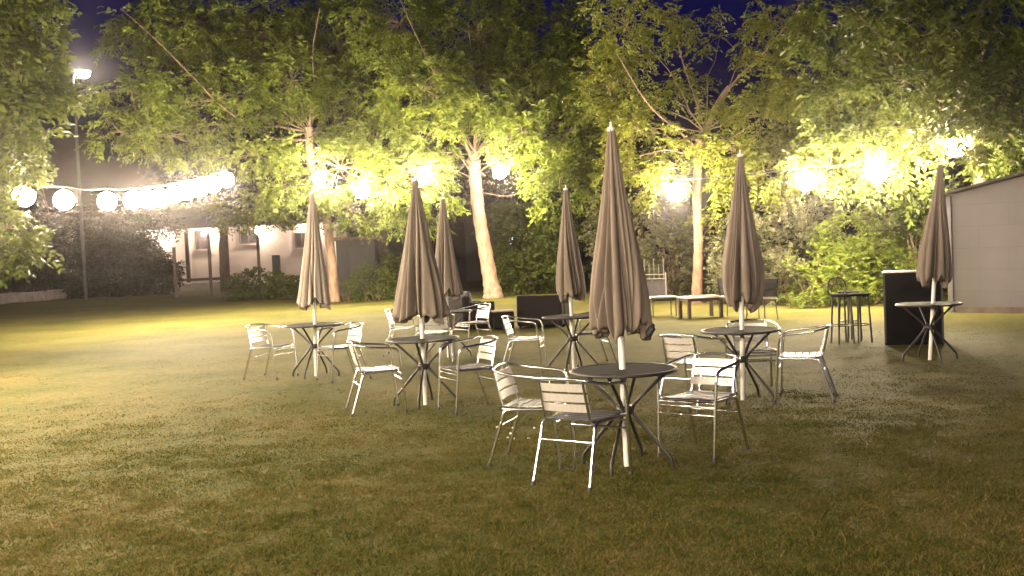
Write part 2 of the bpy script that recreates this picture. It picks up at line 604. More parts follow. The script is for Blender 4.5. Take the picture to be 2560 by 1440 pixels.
def shrub(name, label, base_px, blobs, leaf, seed, dens=16, clump_r=0.28, nspray=9, pairs=4, ll=0.085, lw=0.04, sl=(0.16, 0.3), cat='bush', group=None, stems=7, hang=-0.35):
    rng = np.random.default_rng(seed)
    c0 = blob_world(blobs[0])[0]
    base = Vector((c0.x, c0.y, 0))
    root = empty(name, base, 0, label, cat, group)
    P, D, C = crown_sprays(rng, blobs, dens, clump_r, nspray, hang)
    keep = P[:, 2] > 0.02
    P = P[keep]; D = D[keep]
    V = sprays_to_leaves(rng, P, D, rng.uniform(sl[0], sl[1], len(P)), pairs, ll, lw, 0.2)
    V[:, 2] = np.maximum(V[:, 2], 0.01)
    np_mesh('foliage', V - np.array(base)[None], 4, M[leaf], root)
    mb = MB()
    for b in blobs:
        c, r = blob_world(b)
        for k in range(stems):
            a = rng.random() * 6.28
            foot = Vector((c.x + 0.25 * r[0] * math.cos(a), c.y + 0.25 * r[1] * math.sin(a), 0))
            tip = Vector((c.x + r[0] * .7 * rng.uniform(-1, 1), c.y + r[1] * .6 * rng.uniform(-1, 1), c.z + r[2] * rng.uniform(0, .75)))
            pth = wobble_path(rng, foot, tip, 5, 0.08, 0.0)
            mb.tube(pth, [0.022, 0.019, 0.016, 0.012, 0.009, 0.005], 5)
    mb.v = [(x - base.x, y - base.y, z) for (x, y, z) in mb.v]
    mb.build('stems', M['bark_dark'], root)
    return root

# --- tree A (left of centre)
dA = 27.0
tree('ash_tree', 'pale barked tree whose trunk rises behind the first umbrella from the left',
     [(on_ground(842, 752), .24), (V3(832, 690, dA), .18), (V3(818, 560, dA), .16), (V3(790, 470, dA - .3), .15), (V3(776, 400, dA - .5), .15), (V3(772, 318, dA - .6), .15)],
     [[(V3(772, 318, dA - .6), .10), (V3(786, 230, dA - .9), .07), (V3(782, 130, dA - 1.3), .045), (V3(800, 20, dA - 1.6), .02)],
      [(V3(775, 350, dA - .6), .07), (V3(665, 340, dA - 1.6), .05), (V3(560, 270, dA - 2.2), .045), (V3(480, 190, dA - 2.6), .035), (V3(390, 100, dA - 3), .02), (V3(300, 20, dA - 3.4), .01)],
      [(V3(772, 330, dA - .6), .06), (V3(712, 262, dA - .2), .045), (V3(660, 160, dA + .2), .035), (V3(610, 60, dA + .4), .02)],
      [(V3(776, 345, dA - .6), .06), (V3(850, 250, dA), .04), (V3(930, 140, dA), .025), (V3(990, 30, dA), .015)],
      [(V3(776, 400, dA - .6), .045), (V3(690, 375, dA - 1), .03), (V3(560, 395, dA - 2), .02), (V3(470, 345, dA - 2.4), .01)]],
     [(330, 230, 110, 70, 24), (300, 330, 60, 40, 23.5), (360, 80, 100, 70, 25), (480, 60, 150, 90, 26), (430, 340, 120, 60, 24.5), (540, 250, 130, 90, 25),
      (660, 90, 150, 100, 27), (620, 390, 110, 55, 25), (730, 200, 110, 90, 26), (840, 90, 130, 100, 27.5), (880, 260, 110, 90, 26.5),
      (700, 470, 110, 60, 26), (850, 420, 130, 80, 25.3), (940, 350, 90, 70, 25.5), (650, 525, 90, 40, 30), (560, 535, 60, 30, 31), (870, 520, 110, 60, 26)],
     'leaf', seed=11, dens=3.6, fork=V3(775, 330, dA - .6))

# --- tree B (centre)
dB = 25.2
tree('ash_tree', 'tree with a bare pale leaning trunk and many thin forks, behind the black armchairs',
     [(on_ground(1232, 748), .34), (V3(1226, 700, dB), .26), (V3(1212, 620, dB), .235), (V3(1198, 540, dB - .1), .215), (V3(1187, 440, dB - .2), .21), (V3(1184, 400, dB - .3), .23)],
     [[(V3(1182, 405, dB - .3), .11), (V3(1160, 350, dB - .6), .08), (V3(1120, 250, dB - 1.2), .05), (V3(1060, 130, dB - 1.8), .03), (V3(1000, 0, dB - 2), .015)],
      [(V3(1184, 402, dB - .3), .12), (V3(1190, 320, dB - .3), .09), (V3(1186, 200, dB - .4), .06), (V3(1170, 60, dB - .6), .03)],
      [(V3(1188, 405, dB - .3), .12), (V3(1225, 330, dB), .09), (V3(1270, 220, dB + .5), .06), (V3(1330, 80, dB + 1), .03)],
      [(V3(1176, 430, dB - .3), .04), (V3(1140, 385, dB - .9), .03), (V3(1080, 378, dB - 1.2), .018), (V3(1040, 340, dB - 1.4), .008)],
      [(V3(1200, 430, dB - .3), .05), (V3(1270, 375, dB - .9), .03), (V3(1340, 330, dB - 1.2), .018)],
      [(V3(1178, 445, dB - .3), .03), (V3(1130, 425, dB - .8), .02), (V3(1085, 445, dB - 1.2), .01)],
      [(V3(1200, 480, dB - .2), .03), (V3(1270, 490, dB - .7), .018), (V3(1320, 470, dB - 1), .008)]],
     [(1000, 60, 150, 100, 25), (1060, 220, 130, 90, 24), (1010, 440, 110, 80, 24), (1070, 335, 80, 60, 24), (1200, 90, 150, 110, 25), (1180, 250, 130, 80, 24.2),
      (1320, 60, 150, 100, 26), (1330, 220, 140, 100, 25), (1310, 330, 110, 70, 24), (1085, 490, 65, 50, 24.6), (1420, 330, 120, 90, 24),
      (1400, 460, 90, 80, 23.5), (1450, 180, 120, 110, 24.5), (1040, 535, 80, 40, 25)],
     'leaf', seed=22, dens=3.7, fork=V3(1188, 385, dB - .3))

# --- tree C (right of centre)
dC = 19.4
tree('ash_tree', 'slim reddish trunk with a knotted dark fork above, behind the white topped low table',
     [(on_ground(1743, 758), .155), (V3(1744, 690, dC), .13), (V3(1746, 600, dC), .12), (V3(1742, 500, dC), .115), (V3(1746, 400, dC), .12), (V3(1752, 350, dC), .14)],
     [[(V3(1750, 360, dC), .10), (V3(1768, 320, dC), .12), (V3(1785, 280, dC), .15), (V3(1808, 240, dC - .1), .16), (V3(1822, 215, dC - .2), .07)],
      [(V3(1806, 245, dC), .07), (V3(1850, 190, dC - .5), .05), (V3(1930, 110, dC - 1), .035), (V3(2010, 0, dC - 1.5), .02)],
      [(V3(1748, 380, dC), .07), (V3(1700, 330, dC - .4), .05), (V3(1620, 260, dC - .8), .035), (V3(1540, 130, dC - 1), .018)],
      [(V3(1750, 375, dC), .06), (V3(1745, 270, dC + .4), .045), (V3(1700, 130, dC + .6), .03), (V3(1690, 10, dC + .8), .015)],
      [(V3(1745, 395, dC), .04), (V3(1670, 375, dC - .8), .025), (V3(1600, 390, dC - 1.1), .012)],
      [(V3(1750, 395, dC), .04), (V3(1820, 350, dC - .5), .03), (V3(1900, 300, dC - .9), .015)]],
     [(1560, 60, 120, 90, 20, .9, .8), (1530, 210, 100, 70, 19.5), (1600, 330, 120, 70, 19), (1580, 440, 90, 60, 19.5), (1690, 250, 90, 60, 20, .8, .7), (1680, 420, 80, 50, 18.6),
      (1840, 380, 110, 70, 18.6), (1900, 290, 130, 80, 18.5), (1960, 420, 130, 70, 18), (1800, 90, 100, 60, 20, .6, .35), (1930, 60, 110, 90, 19, .8, .6), (2010, 190, 130, 90, 18),
      (1700, 40, 90, 50, 21, .6, .4), (1800, 470, 60, 50, 18.8), (1790, 560, 60, 60, 19.2)],
     'leaf_warm', bark='bark_red', seed=33, dens=4.2, fork=V3(1762, 330, dC), clump_r=.40, ll=.155, lw=.06)

# --- tree D (right, over the white building)
dD = 16.5
tree('ash_tree', 'dark crowned tree at the right leaning over the roof of the pale building',
     [(V3(2480, 700, dD) * 1.0, .17), (V3(2470, 560, dD), .15), (V3(2440, 420, dD), .13), (V3(2410, 320, dD - .2), .12)],
     [[(V3(2412, 325, dD - .2), .09), (V3(2340, 240, dD - 1), .06), (V3(2230, 120, dD - 2), .035), (V3(2130, 20, dD - 2.5), .02)],
      [(V3(2412, 325, dD - .2), .08), (V3(2440, 200, dD - .6), .06), (V3(2480, 60, dD - 1), .03)],
      [(V3(2425, 360, dD - .2), .06), (V3(2510, 330, dD - .4), .04), (V3(2580, 390, dD - .8), .02)]],
     [(2130, 60, 130, 90, 15.5), (2270, 50, 140, 100, 14.5), (2430, 60, 150, 110, 14), (2120, 230, 120, 80, 16), (2260, 200, 130, 90, 15), (2400, 220, 130, 90, 14.5),
      (2540, 180, 90, 150, 14), (2150, 340, 110, 60, 16), (2290, 330, 110, 60, 15), (2470, 340, 110, 60, 14.2), (2070, 420, 90, 60, 16.5), (2230, 440, 110, 60, 16.3), (2510, 400, 70, 40, 15.3)],
     'leaf_dark', seed=44, dens=5.0, fork=V3(2412, 330, dD - .2), clump_r=.42, ll=.16, lw=.065)

# --- tree E (left edge, in front)
dE = 15.0
tree('leafy_tree', 'leafy tree at the left edge, low branches hanging round the first light globe',
     [(Vector((-12.6, 21.0, 0)), .22), (Vector((-12.5, 21.0, 1.5)), .18), (Vector((-12.3, 21.0, 3.2)), .15)],
     [[(Vector((-12.3, 21, 3.2)), .1), (Vector((-11.5, 21, 4.5)), .06), (Vector((-10.5, 21, 6.0)), .03)],
      [(Vector((-12.4, 21, 2.6)), .07), (Vector((-11.3, 20.9, 3.0)), .04), (Vector((-10.3, 20.9, 2.6)), .02)]],
     [(-40, 60, 110, 110, 15), (60, 30, 70, 90, 15), (30, 190, 100, 90, 15), (100, 130, 50, 70, 15.4), (-20, 330, 110, 80, 15), (70, 300, 60, 70, 15.2), (20, 420, 90, 50, 15),
      (-40, 520, 80, 60, 15), (20, 570, 55, 55, 14.8), (-20, 620, 70, 45, 14.8), (60, 640, 35, 25, 14.8), (130, 240, 40, 50, 15.5)],
     'leaf_dark', seed=55, dens=6.5, clump_r=.36, nspray=11, pairs=4, ll=.17, lw=.085, sl=(.24, .4), hang=.1)

# --- far dark trees closing the view
far = [(120, 300, 44, 'dusky far tree behind the street lamp at the left'),
       (560, 260, 42, 'dusky far tree above the pale house at the left'),
       (960, 300, 38, 'dark far tree filling the gap between the two pale trunks'),
       (1380, 330, 36, 'dark far tree behind the fourth umbrella tip'),
       (2260, 330, 30, 'dark far tree standing behind the right hand shrubs')]
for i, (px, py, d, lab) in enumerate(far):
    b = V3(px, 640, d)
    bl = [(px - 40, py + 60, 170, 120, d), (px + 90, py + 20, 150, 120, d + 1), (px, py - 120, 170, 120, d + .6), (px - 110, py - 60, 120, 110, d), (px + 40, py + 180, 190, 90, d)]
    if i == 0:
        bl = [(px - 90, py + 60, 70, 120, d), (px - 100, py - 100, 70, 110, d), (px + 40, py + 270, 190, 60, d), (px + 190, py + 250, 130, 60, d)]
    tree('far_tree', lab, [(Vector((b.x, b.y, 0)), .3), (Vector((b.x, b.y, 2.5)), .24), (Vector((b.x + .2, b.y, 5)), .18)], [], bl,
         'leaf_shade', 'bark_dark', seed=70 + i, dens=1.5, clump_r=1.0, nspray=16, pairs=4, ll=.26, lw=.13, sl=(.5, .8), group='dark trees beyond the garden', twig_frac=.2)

# --- shrubs and hedge along the far edge
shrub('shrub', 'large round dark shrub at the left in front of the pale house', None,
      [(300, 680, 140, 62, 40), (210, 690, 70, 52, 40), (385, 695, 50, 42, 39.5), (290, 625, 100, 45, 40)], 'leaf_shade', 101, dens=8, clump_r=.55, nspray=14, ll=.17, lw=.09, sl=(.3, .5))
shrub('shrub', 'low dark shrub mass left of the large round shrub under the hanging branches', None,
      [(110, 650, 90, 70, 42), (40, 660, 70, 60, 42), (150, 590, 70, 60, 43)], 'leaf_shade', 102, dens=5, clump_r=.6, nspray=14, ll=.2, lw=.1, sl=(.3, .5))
shrub('shrub', 'spreading dark green shrub at the lawn edge below the house windows', None,
      [(650, 715, 85, 38, 31), (720, 725, 50, 30, 30.5), (600, 728, 40, 22, 31)], 'leaf_dark', 103, dens=9, clump_r=.42, nspray=12, ll=.13, lw=.06)
shrub('shrub', 'spiky grassy shrub beside the grey shed left of the big umbrella', None,
      [(930, 715, 70, 42, 26.5), (990, 700, 50, 55, 27), (870, 730, 40, 25, 26.5)], 'leaf_dark', 104, dens=9, clump_r=.4, nspray=12, ll=.13, lw=.035, sl=(.3, .5))
shrub('shrub', 'dark green shrub to the right of the pale leaning trunk', None,
      [(1330, 690, 75, 65, 26.5), (1290, 640, 60, 70, 27.5), (1400, 640, 80, 80, 26.5), (1340, 560, 80, 60, 28), (1250, 570, 50, 60, 28.5)], 'leaf_dark', 105, dens=8, clump_r=.45, nspray=12, ll=.14, lw=.06)
shrub('shrub', 'brownish loose shrub between the tallest umbrella and the slim trunk', None,
      [(1660, 640, 80, 90, 21.5), (1590, 600, 70, 110, 22), (1690, 560, 60, 60, 21.5), (1520, 600, 50, 110, 22.5), (1620, 720, 90, 40, 21.5)], 'leaf_grey', 106, dens=9, clump_r=.36, nspray=11, ll=.10, lw=.045)
shrub('shrub', 'pale grey green flowering shrub right of the slim trunk', None,
      [(1880, 620, 120, 100, 19), (1980, 560, 110, 90, 18.5), (1800, 680, 60, 80, 19), (1930, 700, 110, 60, 18), (2060, 520, 80, 60, 18.3)], 'leaf_grey', 107, dens=10, clump_r=.33, nspray=11, ll=.09, lw=.04)
shrub('shrub', 'leafy green shrub behind the bar stools', None,
      [(2090, 680, 110, 80, 17.3), (2150, 620, 100, 90, 17.5), (2210, 700, 90, 70, 17), (2230, 560, 70, 60, 17.5), (2030, 720, 70, 45, 17)], 'leaf', 108, dens=10, clump_r=.32, nspray=11, ll=.095, lw=.045)
shrub('shrub', 'dark shrub squeezed between the right hand trees and the pale building', None,
      [(2290, 600, 60, 110, 16.8), (2330, 520, 60, 60, 16.6), (2270, 700, 60, 60, 16.6)], 'leaf_dark', 109, dens=9, clump_r=.32, nspray=11, ll=.1, lw=.04)

# ------------------------------------------------------------------ festoon lights
M['globe'] = emit_mat('glowing_globe', BULB_RGB, BULB_L)
M['globe_lawn'] = emit_mat('glowing_globe_lawn', BULB_RGB, 92.0)
M['cable'] = mat_noise('black_cable', (0.02, 0.02, 0.02), (0.05, 0.045, 0.04), 30, 0.5, 0, 0.0)
GLOBE_R = 0.22  # oversized: the globe shape also stands in for blown-out glare
def globe_proto(mat, rad=GLOBE_R):
    root = empty('light_globe', (0, 0, 0))
    mb = MB()
    prof = []
    for i in range(0, 9):
        a = math.pi * (i / 8)
        prof.append((max(0.001, rad * math.sin(a)), -rad * math.cos(a)))
    mb.lathe(prof, 14)
    mb.build('globe', mat, root)
    mb = MB()
    mb.lathe([(0.001, rad + .075), (.022, rad + .07), (.026, rad + .02), (.034, rad - .012), (.001, rad - .012)], 10)
    mb.build('socket', M['rubber'], root)
    return root

def string_lights(pts, cable_label, labels, group, mat=None, mid=None):
    """pts: world positions of globe centres; cable runs just above them"""
    proto = None
    for p, lab in zip(pts, labels):
        if proto is None:
            proto = globe_proto(mat or M['globe']); o = proto
        else:
            o = copy_tree(proto)
        o.location = p
        tag(o, lab, 'light globe', group)
    up = Vector((0, 0, GLOBE_R + .08))
    pth = []
    for i, p in enumerate(pts):
        pth.append(p + up)
        if i < len(pts) - 1:
            q = pts[i + 1]
            m = (p + q) / 2 + up
            m.z -= 0.06 * min(1, (q - p).length / 2)
            pth.append(m)
    mb = MB()
    mb.tube(smooth_path(pth, 4), 0.012, 6)
    c = mb.build('light_cable', M['cable'])
    tag(c, cable_label, 'cable')

ords = ['first', 'second', 'third', 'fourth', 'fifth', 'sixth', 'seventh', 'eighth', 'ninth']
P1 = [V3(*p) for p in L1]
lab1 = ['leftmost glowing globe, low beside the hanging branches of the left tree', 'second glowing globe from the left on the string over the lawn',
        'third glowing globe from the left, above the large round shrub'] + \
       ['packed globe filling the merged glare over the left lawn, %s' % o for o in ('first from its left end', 'second from its left end', 'third from its left end', 'fourth from its left end', 'fourth from its right end', 'third from its right end', 'second from its right end')] + \
       ['highest and rightmost globe of the string over the left lawn']
string_lights(P1, 'thin cable carrying the row of globes across the left side', lab1, 'globes on the string over the left lawn', M['globe_lawn'])
P2 = [V3(*p) for p in L2]
lab2 = ['glowing globe at the tip of the first umbrella from the left', 'glowing globe half hidden in leaves left of the second umbrella tip',
        'glowing globe behind the tip of the second umbrella', 'glowing globe just right of the pale leaning trunk']
string_lights(P2, 'thin cable carrying the globes in front of the pale leaning trunk', lab2, 'globes among the centre trees')
P3 = [V3(*p) for p in L3]
lab3 = ['glowing globe just left of the slim trunk', 'glowing globe in the leaves right of the slender umbrella',
        'glowing globe high among leaves above the bar stools', 'highest and rightmost glowing globe, at the umbrella tip by the pale building']
string_lights(P3, 'thin cable carrying the globes through the right hand trees', lab3, 'globes among the right hand trees')
# the festoon carries on round the lawn behind the photographer
M['globe_side'] = emit_mat('glowing_globe_side', BULB_RGB, 285.0)
M['globe_rear'] = emit_mat('glowing_globe_terrace', BULB_RGB, 240.0)
P4 = [Vector((-8.6, 15.5, 3.4)), Vector((-7.8, 12.0, 3.3)), Vector((-7.2, 8.3, 3.2)), Vector((-6.6, 4.0, 3.1))]
string_lights(P4, 'thin cable running along the left side of the lawn', ['%s glowing globe of the string along the left side, counted from the trees' % o for o in ords[:4]], 'globes along the left side of the lawn', M['globe_side'])
P5 = [Vector((-5.2, -1.5, 3.2)), Vector((-2.8, -3.0, 3.3)), Vector((-0.2, -4.2, 3.3))]
string_lights(P5, 'thin cable of the terrace string behind the viewer', ['%s glowing globe of the terrace string behind the viewer' % o for o in ords[:3]], 'globes on the terrace string', M['globe_rear'])

# ------------------------------------------------------------------ street lamp
def street_lamp():
    d = 38.0
    top = V3(182, 185, d)
    root = empty('street_lamp', (top.x, top.y, 0), 0, 'tall thin street lamp with a lit head at the upper left', 'street lamp')
    h = top.z
    mb = MB()
    mb.tube([(0, 0, 0), (0, 0, h * .5), (0, 0, h - .3), (.06, 0, h - .05), (.22, 0, h + .05)], [.10, .085, .065, .05, .04], 10)
    mb.build('pole', mat_noise('painted_lamp_pole', (0.05, 0.05, 0.05), (0.09, 0.09, 0.088), 6, .6, 0, .05), root)
    mb = MB()
    mb.rbox((.5, 0, h + .16), (.85, .5, .12), .04)
    mb.build('lamp_head', M['rubber'], root)
    mb = MB()
    mb.lathe([(0.001, -.34), (.15, -.31), (.27, -.21), (.32, -.05), (.30, 0.0)], 14, (.55, 0, h + .10))
    mb.build('lamp_glass', emit_mat('street_lamp_glass', (1.0, .86, .68), 120.0), root)
street_lamp()

# ------------------------------------------------------------------ tables, umbrellas
def make_table():
    root = empty('bistro_table', (0, 0, 0))
    mb = MB()
    mb.lathe([(.028, .700), (.375, .700), (.375, .712), (.028, .712)], 40, close=True, smooth=False)
    mb.build('tabletop', M['table_top'], root)
    mb = MB()
    mb.lathe([(.374, .693), (.392, .693), (.396, .704), (.392, .715), (.374, .715)], 40, close=True)
    mb.build('rim', M['black_metal'], root)
    mb = MB()
    mb.lathe([(.030, .385), (.060, .385), (.064, .415), (.060, .445), (.030, .445)], 20, close=True)
    mb.build('hub', M['black_metal'], root)
    for k in range(4):
        a = R(45 + 90 * k)
        ca, sa = math.cos(a), math.sin(a)
        prof = [(.33, .698), (.24, .618), (.105, .492), (.068, .45), (.058, .415), (.068, .38), (.105, .335), (.21, .215), (.31, .10), (.335, .065), (.345, 0)]
        mb = MB()
        mb.tube(smooth_path([(r * ca, r * sa, z) for r, z in prof], 3), .0135, 8)
        mb.build('leg', M['black_metal'], root)
    return root

def make_umbrella(par, seed, fab):
    """par: profile list (z, r) from hem to top; returns root at ground"""
    rng = np.random.default_rng(seed)
    root = empty('patio_umbrella', (0, 0, 0))
    mb = MB()
    mb.tube([(0, 0, 0), (0, 0, 1.2), (0, 0, 2.44)], [.024, .024, .022], 12)
    mb.build('pole', M['pole'], root)
    mb = MB()
    mb.lathe([(.026, 2.43), (.029, 2.435), (.029, 2.458), (.012, 2.466), (.008, 2.48), (.008, 2.50), (.001, 2.505)], 12)
    mb.build('finial', M['pole'], root)
    zs = [p[0] for p in par]; rs = [p[1] * 0.90 for p in par]
    zs[0] += .055
    nz, na = 44, 240
    nf = int(rng.integers(17, 22))
    am = rng.uniform(.35, 1.0, nf)
    wd = rng.uniform(.035, .085, nf)
    fold_c = (np.arange(nf) + rng.uniform(-.38, .38, nf)) / nf * 2 * math.pi
    drift = rng.uniform(-.42, .42, nf)
    start = rng.uniform(-.1, .55, nf)          # how far up each pleat runs
    bulge = rng.uniform(-.20, .20, nf)
    z0, z1 = zs[0], zs[-1]
    vs = []
    hemw = rng.uniform(-1, 1, 6)
    ths = 2 * math.pi * np.arange(na) / na
    for i in range(nz + 1):
        t = i / nz
        z = z0 + (z1 - z0) * t
        r = float(np.interp(z, zs, rs))
        cen = fold_c + drift * (1 - t) + .05 * np.sin(t * 5 + np.arange(nf))
        dd = (ths[:, None] - cen[None] + math.pi) % (2 * math.pi) - math.pi
        w = wd * (1.0 + .5 * t)
        valley = np.abs(dd) / w[None]
        sharp = np.exp(-valley ** 1.3) * am[None]
        # cloth laps over on one side of every pleat
        lap = np.where(dd > 0, np.exp(-dd / (w[None] * 3.2)), 0) * am[None] * .22
        vall = np.clip(sharp.sum(1), 0, 1.15)
        laps = np.clip(lap.sum(1), 0, .3)
        puff = (bulge[None] * np.exp(-(dd / .22) ** 2)).sum(1)
        deep = 0.31 + 0.30 * (1 - t) ** 0.7
        rr = r * (1 + (0.10 * np.sin(ths * 2 + seed) + .05 * np.sin(ths * 5 + 2 * seed + 3 * t)) * (1 - t) + puff * (1 - t) + laps * .5) * (1 - deep * vall)
        rr = np.maximum(rr, 0.026)
        hem = (0.045 * np.sin(ths * 3 + hemw[0] * 3) + .03 * np.sin(ths * 7 + hemw[1] * 3) + .02 * np.sin(ths * 13 + hemw[2] * 3) - 0.03 * vall) * (1 - t) ** 6
        for k in range(na):
            vs.append((rr[k] * math.cos(ths[k]), rr[k] * math.sin(ths[k]), z + hem[k]))
    fs = []
    for i in range(nz):
        for k in range(na):
            k2 = (k + 1) % na
            fs.append((i * na + k, i * na + k2, (i + 1) * na + k2, (i + 1) * na + k))
    # turned-in hem so the cloth has an inside
    inner = []
    for k in range(na):
        x, y, z = vs[k]
        inner.append((x * .86, y * .86, z + .012))
    o0 = len(vs)
    vs2 = vs + inner + [(x * .7, y * .7, z + .35) for x, y, z in inner]
    for k in range(na):
        k2 = (k + 1) % na
        fs.append((k2, k, o0 + k, o0 + k2))
        fs.append((o0 + k2, o0 + k, o0 + na + k, o0 + na + k2))
    mb = MB()
    mb.add(vs2, fs, True)
    mb.build('canopy', fab, root)
    return root

table0 = make_table()
# (umbrella foot px, py, tip px, py, canopy profile, fabric, seed, leg turn)
PROF_TIED = [(.93, .155), (1.02, .20), (1.15, .225), (1.35, .222), (1.6, .175), (1.9, .115), (2.2, .065), (2.38, .038), (2.45, .030)]
PROF_FULL = [(.94, .215), (1.05, .232), (1.2, .225), (1.4, .20), (1.65, .155), (1.95, .10), (2.2, .062), (2.38, .038), (2.45, .030)]
PROF_CONE = [(.92, .315), (1.05, .29), (1.25, .255), (1.5, .205), (1.8, .145), (2.05, .10), (2.25, .062), (2.4, .036), (2.45, .030)]
PROF_MID = [(.92, .250), (1.05, .235), (1.25, .205), (1.5, .17), (1.8, .125), (2.05, .09), (2.25, .06), (2.4, .036), (2.45, .030)]
UM = [
    (1568, 1165, 1527, 305, PROF_FULL, 'fabric', 1, 20, 'tallest closed brown umbrella, standing nearest, dark strap at its hem',
     'nearest round black table, under the tallest umbrella'),
    (1064, 1012, 1037, 437, PROF_CONE, 'fabric_grey', 2, 38, 'closed brown umbrella with a wide flared hem, left of the leaning trunk',
     'round black table under the wide flared umbrella'),
    (790, 940, 780, 472, PROF_MID, 'fabric_pale', 3, 30, 'leftmost closed brown umbrella, lit orange along its left folds',
     'leftmost round black table, one silver chair at its left'),
    (1857, 1000, 1850, 375, PROF_TIED, 'fabric', 4, 5, 'slender closed brown umbrella right of the slim tree trunk',
     'round black table under the slender umbrella right of the slim trunk'),
    (1435, 925, 1414, 463, PROF_FULL, 'fabric_grey', 5, 25, 'shaded closed umbrella just left of the tallest umbrella, behind it',
     'round black table half hidden behind the tallest umbrella, in front of the black armchairs'),
    (2325, 900, 2352, 398, PROF_FULL, 'fabric', 6, 45, 'rightmost closed umbrella, leaning right in front of the pale building',
     'rightmost round black table, without chairs, in front of the tall black counter'),
    (1122, 893, 1106, 487, PROF_MID, 'fabric_grey', 7, 50, 'closed umbrella peeping out right behind the wide flared umbrella',
     'round black table mostly hidden behind the wide flared umbrella'),
]
for i, (fx, fy, tx, ty, prof, fab, sd, turn, lab, tlab) in enumerate(UM):
    g = on_ground(fx, fy)
    u = make_umbrella(prof, sd, M[fab])
    u.location = g
    tip = at_d(tx, ty, g.y / K)
    ax = (tip - g)
    u.scale = (1, 1, ax.length / 2.5)
    tilt = ax.normalized()
    u.rotation_euler = (0, math.atan2(tilt.x, tilt.z), 0)
    tag(u, lab, 'umbrella', 'closed garden umbrellas')
    t = table0 if i == 0 else copy_tree(table0)
    t.location = g
    t.rotation_euler = (0, 0, R(turn))
    tag(t, tlab, 'table', 'round black bistro tables')
    if i == 0:
        # the dark end of the tie strap flapping at the hem
        mb = MB()
        mb.rbox((.205, -.06, .985), (.05, .10, .09), .02, Matrix.Rotation(.6, 3, 'Y'))
        mb.rbox((.225, .03, 1.01), (.05, .08, .06), .02, Matrix.Rotation(-.4, 3, 'Y'))
        mb.build('tie_strap', M['strap'], u)

# ------------------------------------------------------------------ chairs
def make_chair():
    root = empty('bistro_chair', (0, 0, 0))
    rt = .0115
    mb = MB()   # continuous top rail: arm, back, arm
    side = [(.205, .245, .585), (.195, .248, .63), (.165, .252, .660), (.10, .256, .672), (-.08, .258, .69), (-.17, .245, .705), (-.235, .20, .722), (-.262, .12, .733)]
    pth = [Vector(p) for p in side] + [Vector((-.27, 0, .737))] + [Vector((x, -y, z)) for x, y, z in side[::-1]]
    mb.tube(smooth_path(pth, 3), rt, 8, cap=False)
    mb.build('arm_rail', M['alu'], root)
    for s in (1, -1):
        mb = MB()
        mb.tube([(.205, .245 * s, .59), (.222, .24 * s, .40), (.255, .232 * s, .012)], rt + .001, 8)
        leg = mb.build('leg', M['alu'], root)
        mb = MB(); mb.tube([(.2545, .232 * s, .03), (.256, .232 * s, 0)], .0135, 8)
        mb.build('foot_cap', M['seat_sky_tone'], leg)
        mb = MB()
        mb.tube(smooth_path([(-.10, .205 * s, .428), (-.15, .208 * s, .420), (-.175, .21 * s, .39), (-.215, .214 * s, .27), (-.30, .225 * s, .012)], 3), rt + .001, 8)
        leg = mb.build('leg', M['alu'], root)
        mb = MB(); mb.tube([(-.298, .225 * s, .03), (-.304, .226 * s, 0)], .0135, 8)
        mb.build('foot_cap', M['seat_sky_tone'], leg)
    mb = MB()   # seat frame
    for s in (1, -1):
        mb.tube([(.222, .232 * s, .435), (.0, .215 * s, .430), (-.12, .206 * s, .428), (-.185, .19 * s, .432)], rt - .001, 8)
    mb.tube([(.215, .232, .425), (.215, -.232, .425)], .010, 8)
    mb.build('seat_frame', M['alu'], root)
    mb = MB()   # seat slats across the seat, slightly dished
    for k in range(6):
        x = .185 - k * .070
        z = .446 - .006 * math.sin(math.pi * k / 5)
        w = .40 if k < 3 else .39
        for j in range(5):
            y0 = -w / 2 + w * j / 5; y1 = y0 + w / 5
        mb.rbox((x, 0, z), (.058, w, .008), .003, Matrix.Rotation(.03 * (k - 2.5), 3, 'Y'))
    mb.build('seat', M['seat_sky_tone'], root)
    for s in (1, -1):   # back posts
        mb = MB()
        mb.tube([(-.252, .172 * s, .722), (-.225, .175 * s, .60), (-.180, .18 * s, .432)], .010, 8)
        mb.build('back_post', M['alu'], root)
    mb = MB()   # three curved back slats
    for k in range(3):
        z = .672 - .071 * k
        x = -.238 + .0205 * k
        w = .37
        n = 8
        vs = []; fs = []
        for j in range(n + 1):
            y = -w / 2 + w * j / n
            bx = x - .018 * (1 - (2 * y / w) ** 2)
            for (dx, dz) in ((.004, .0275), (-.004, .0275), (-.004 + .014, -.0275), (.004 + .014, -.0275)):
                vs.append((bx + dx, y, z + dz))
        for j in range(n):
            for q in range(4):
                q2 = (q + 1) % 4
                fs.append((j * 4 + q, j * 4 + q2, (j + 1) * 4 + q2, (j + 1) * 4 + q))
        fs.append((0, 3, 2, 1)); e = n * 4; fs.append((e, e + 1, e + 2, e + 3))
        mb.add(vs, fs)
    mb.build('backrest', M['alu_slat'], root)
    for (x0, y0, z0) in ((.2215, .238, .395), (.229, .236, .335), (-.207, .213, .305)):
        mb = MB()
        mb.tube([(x0, y0, z0), (x0, -y0, z0)], .0085, 8)
        mb.build('stretcher', M['alu'], root)
    return root

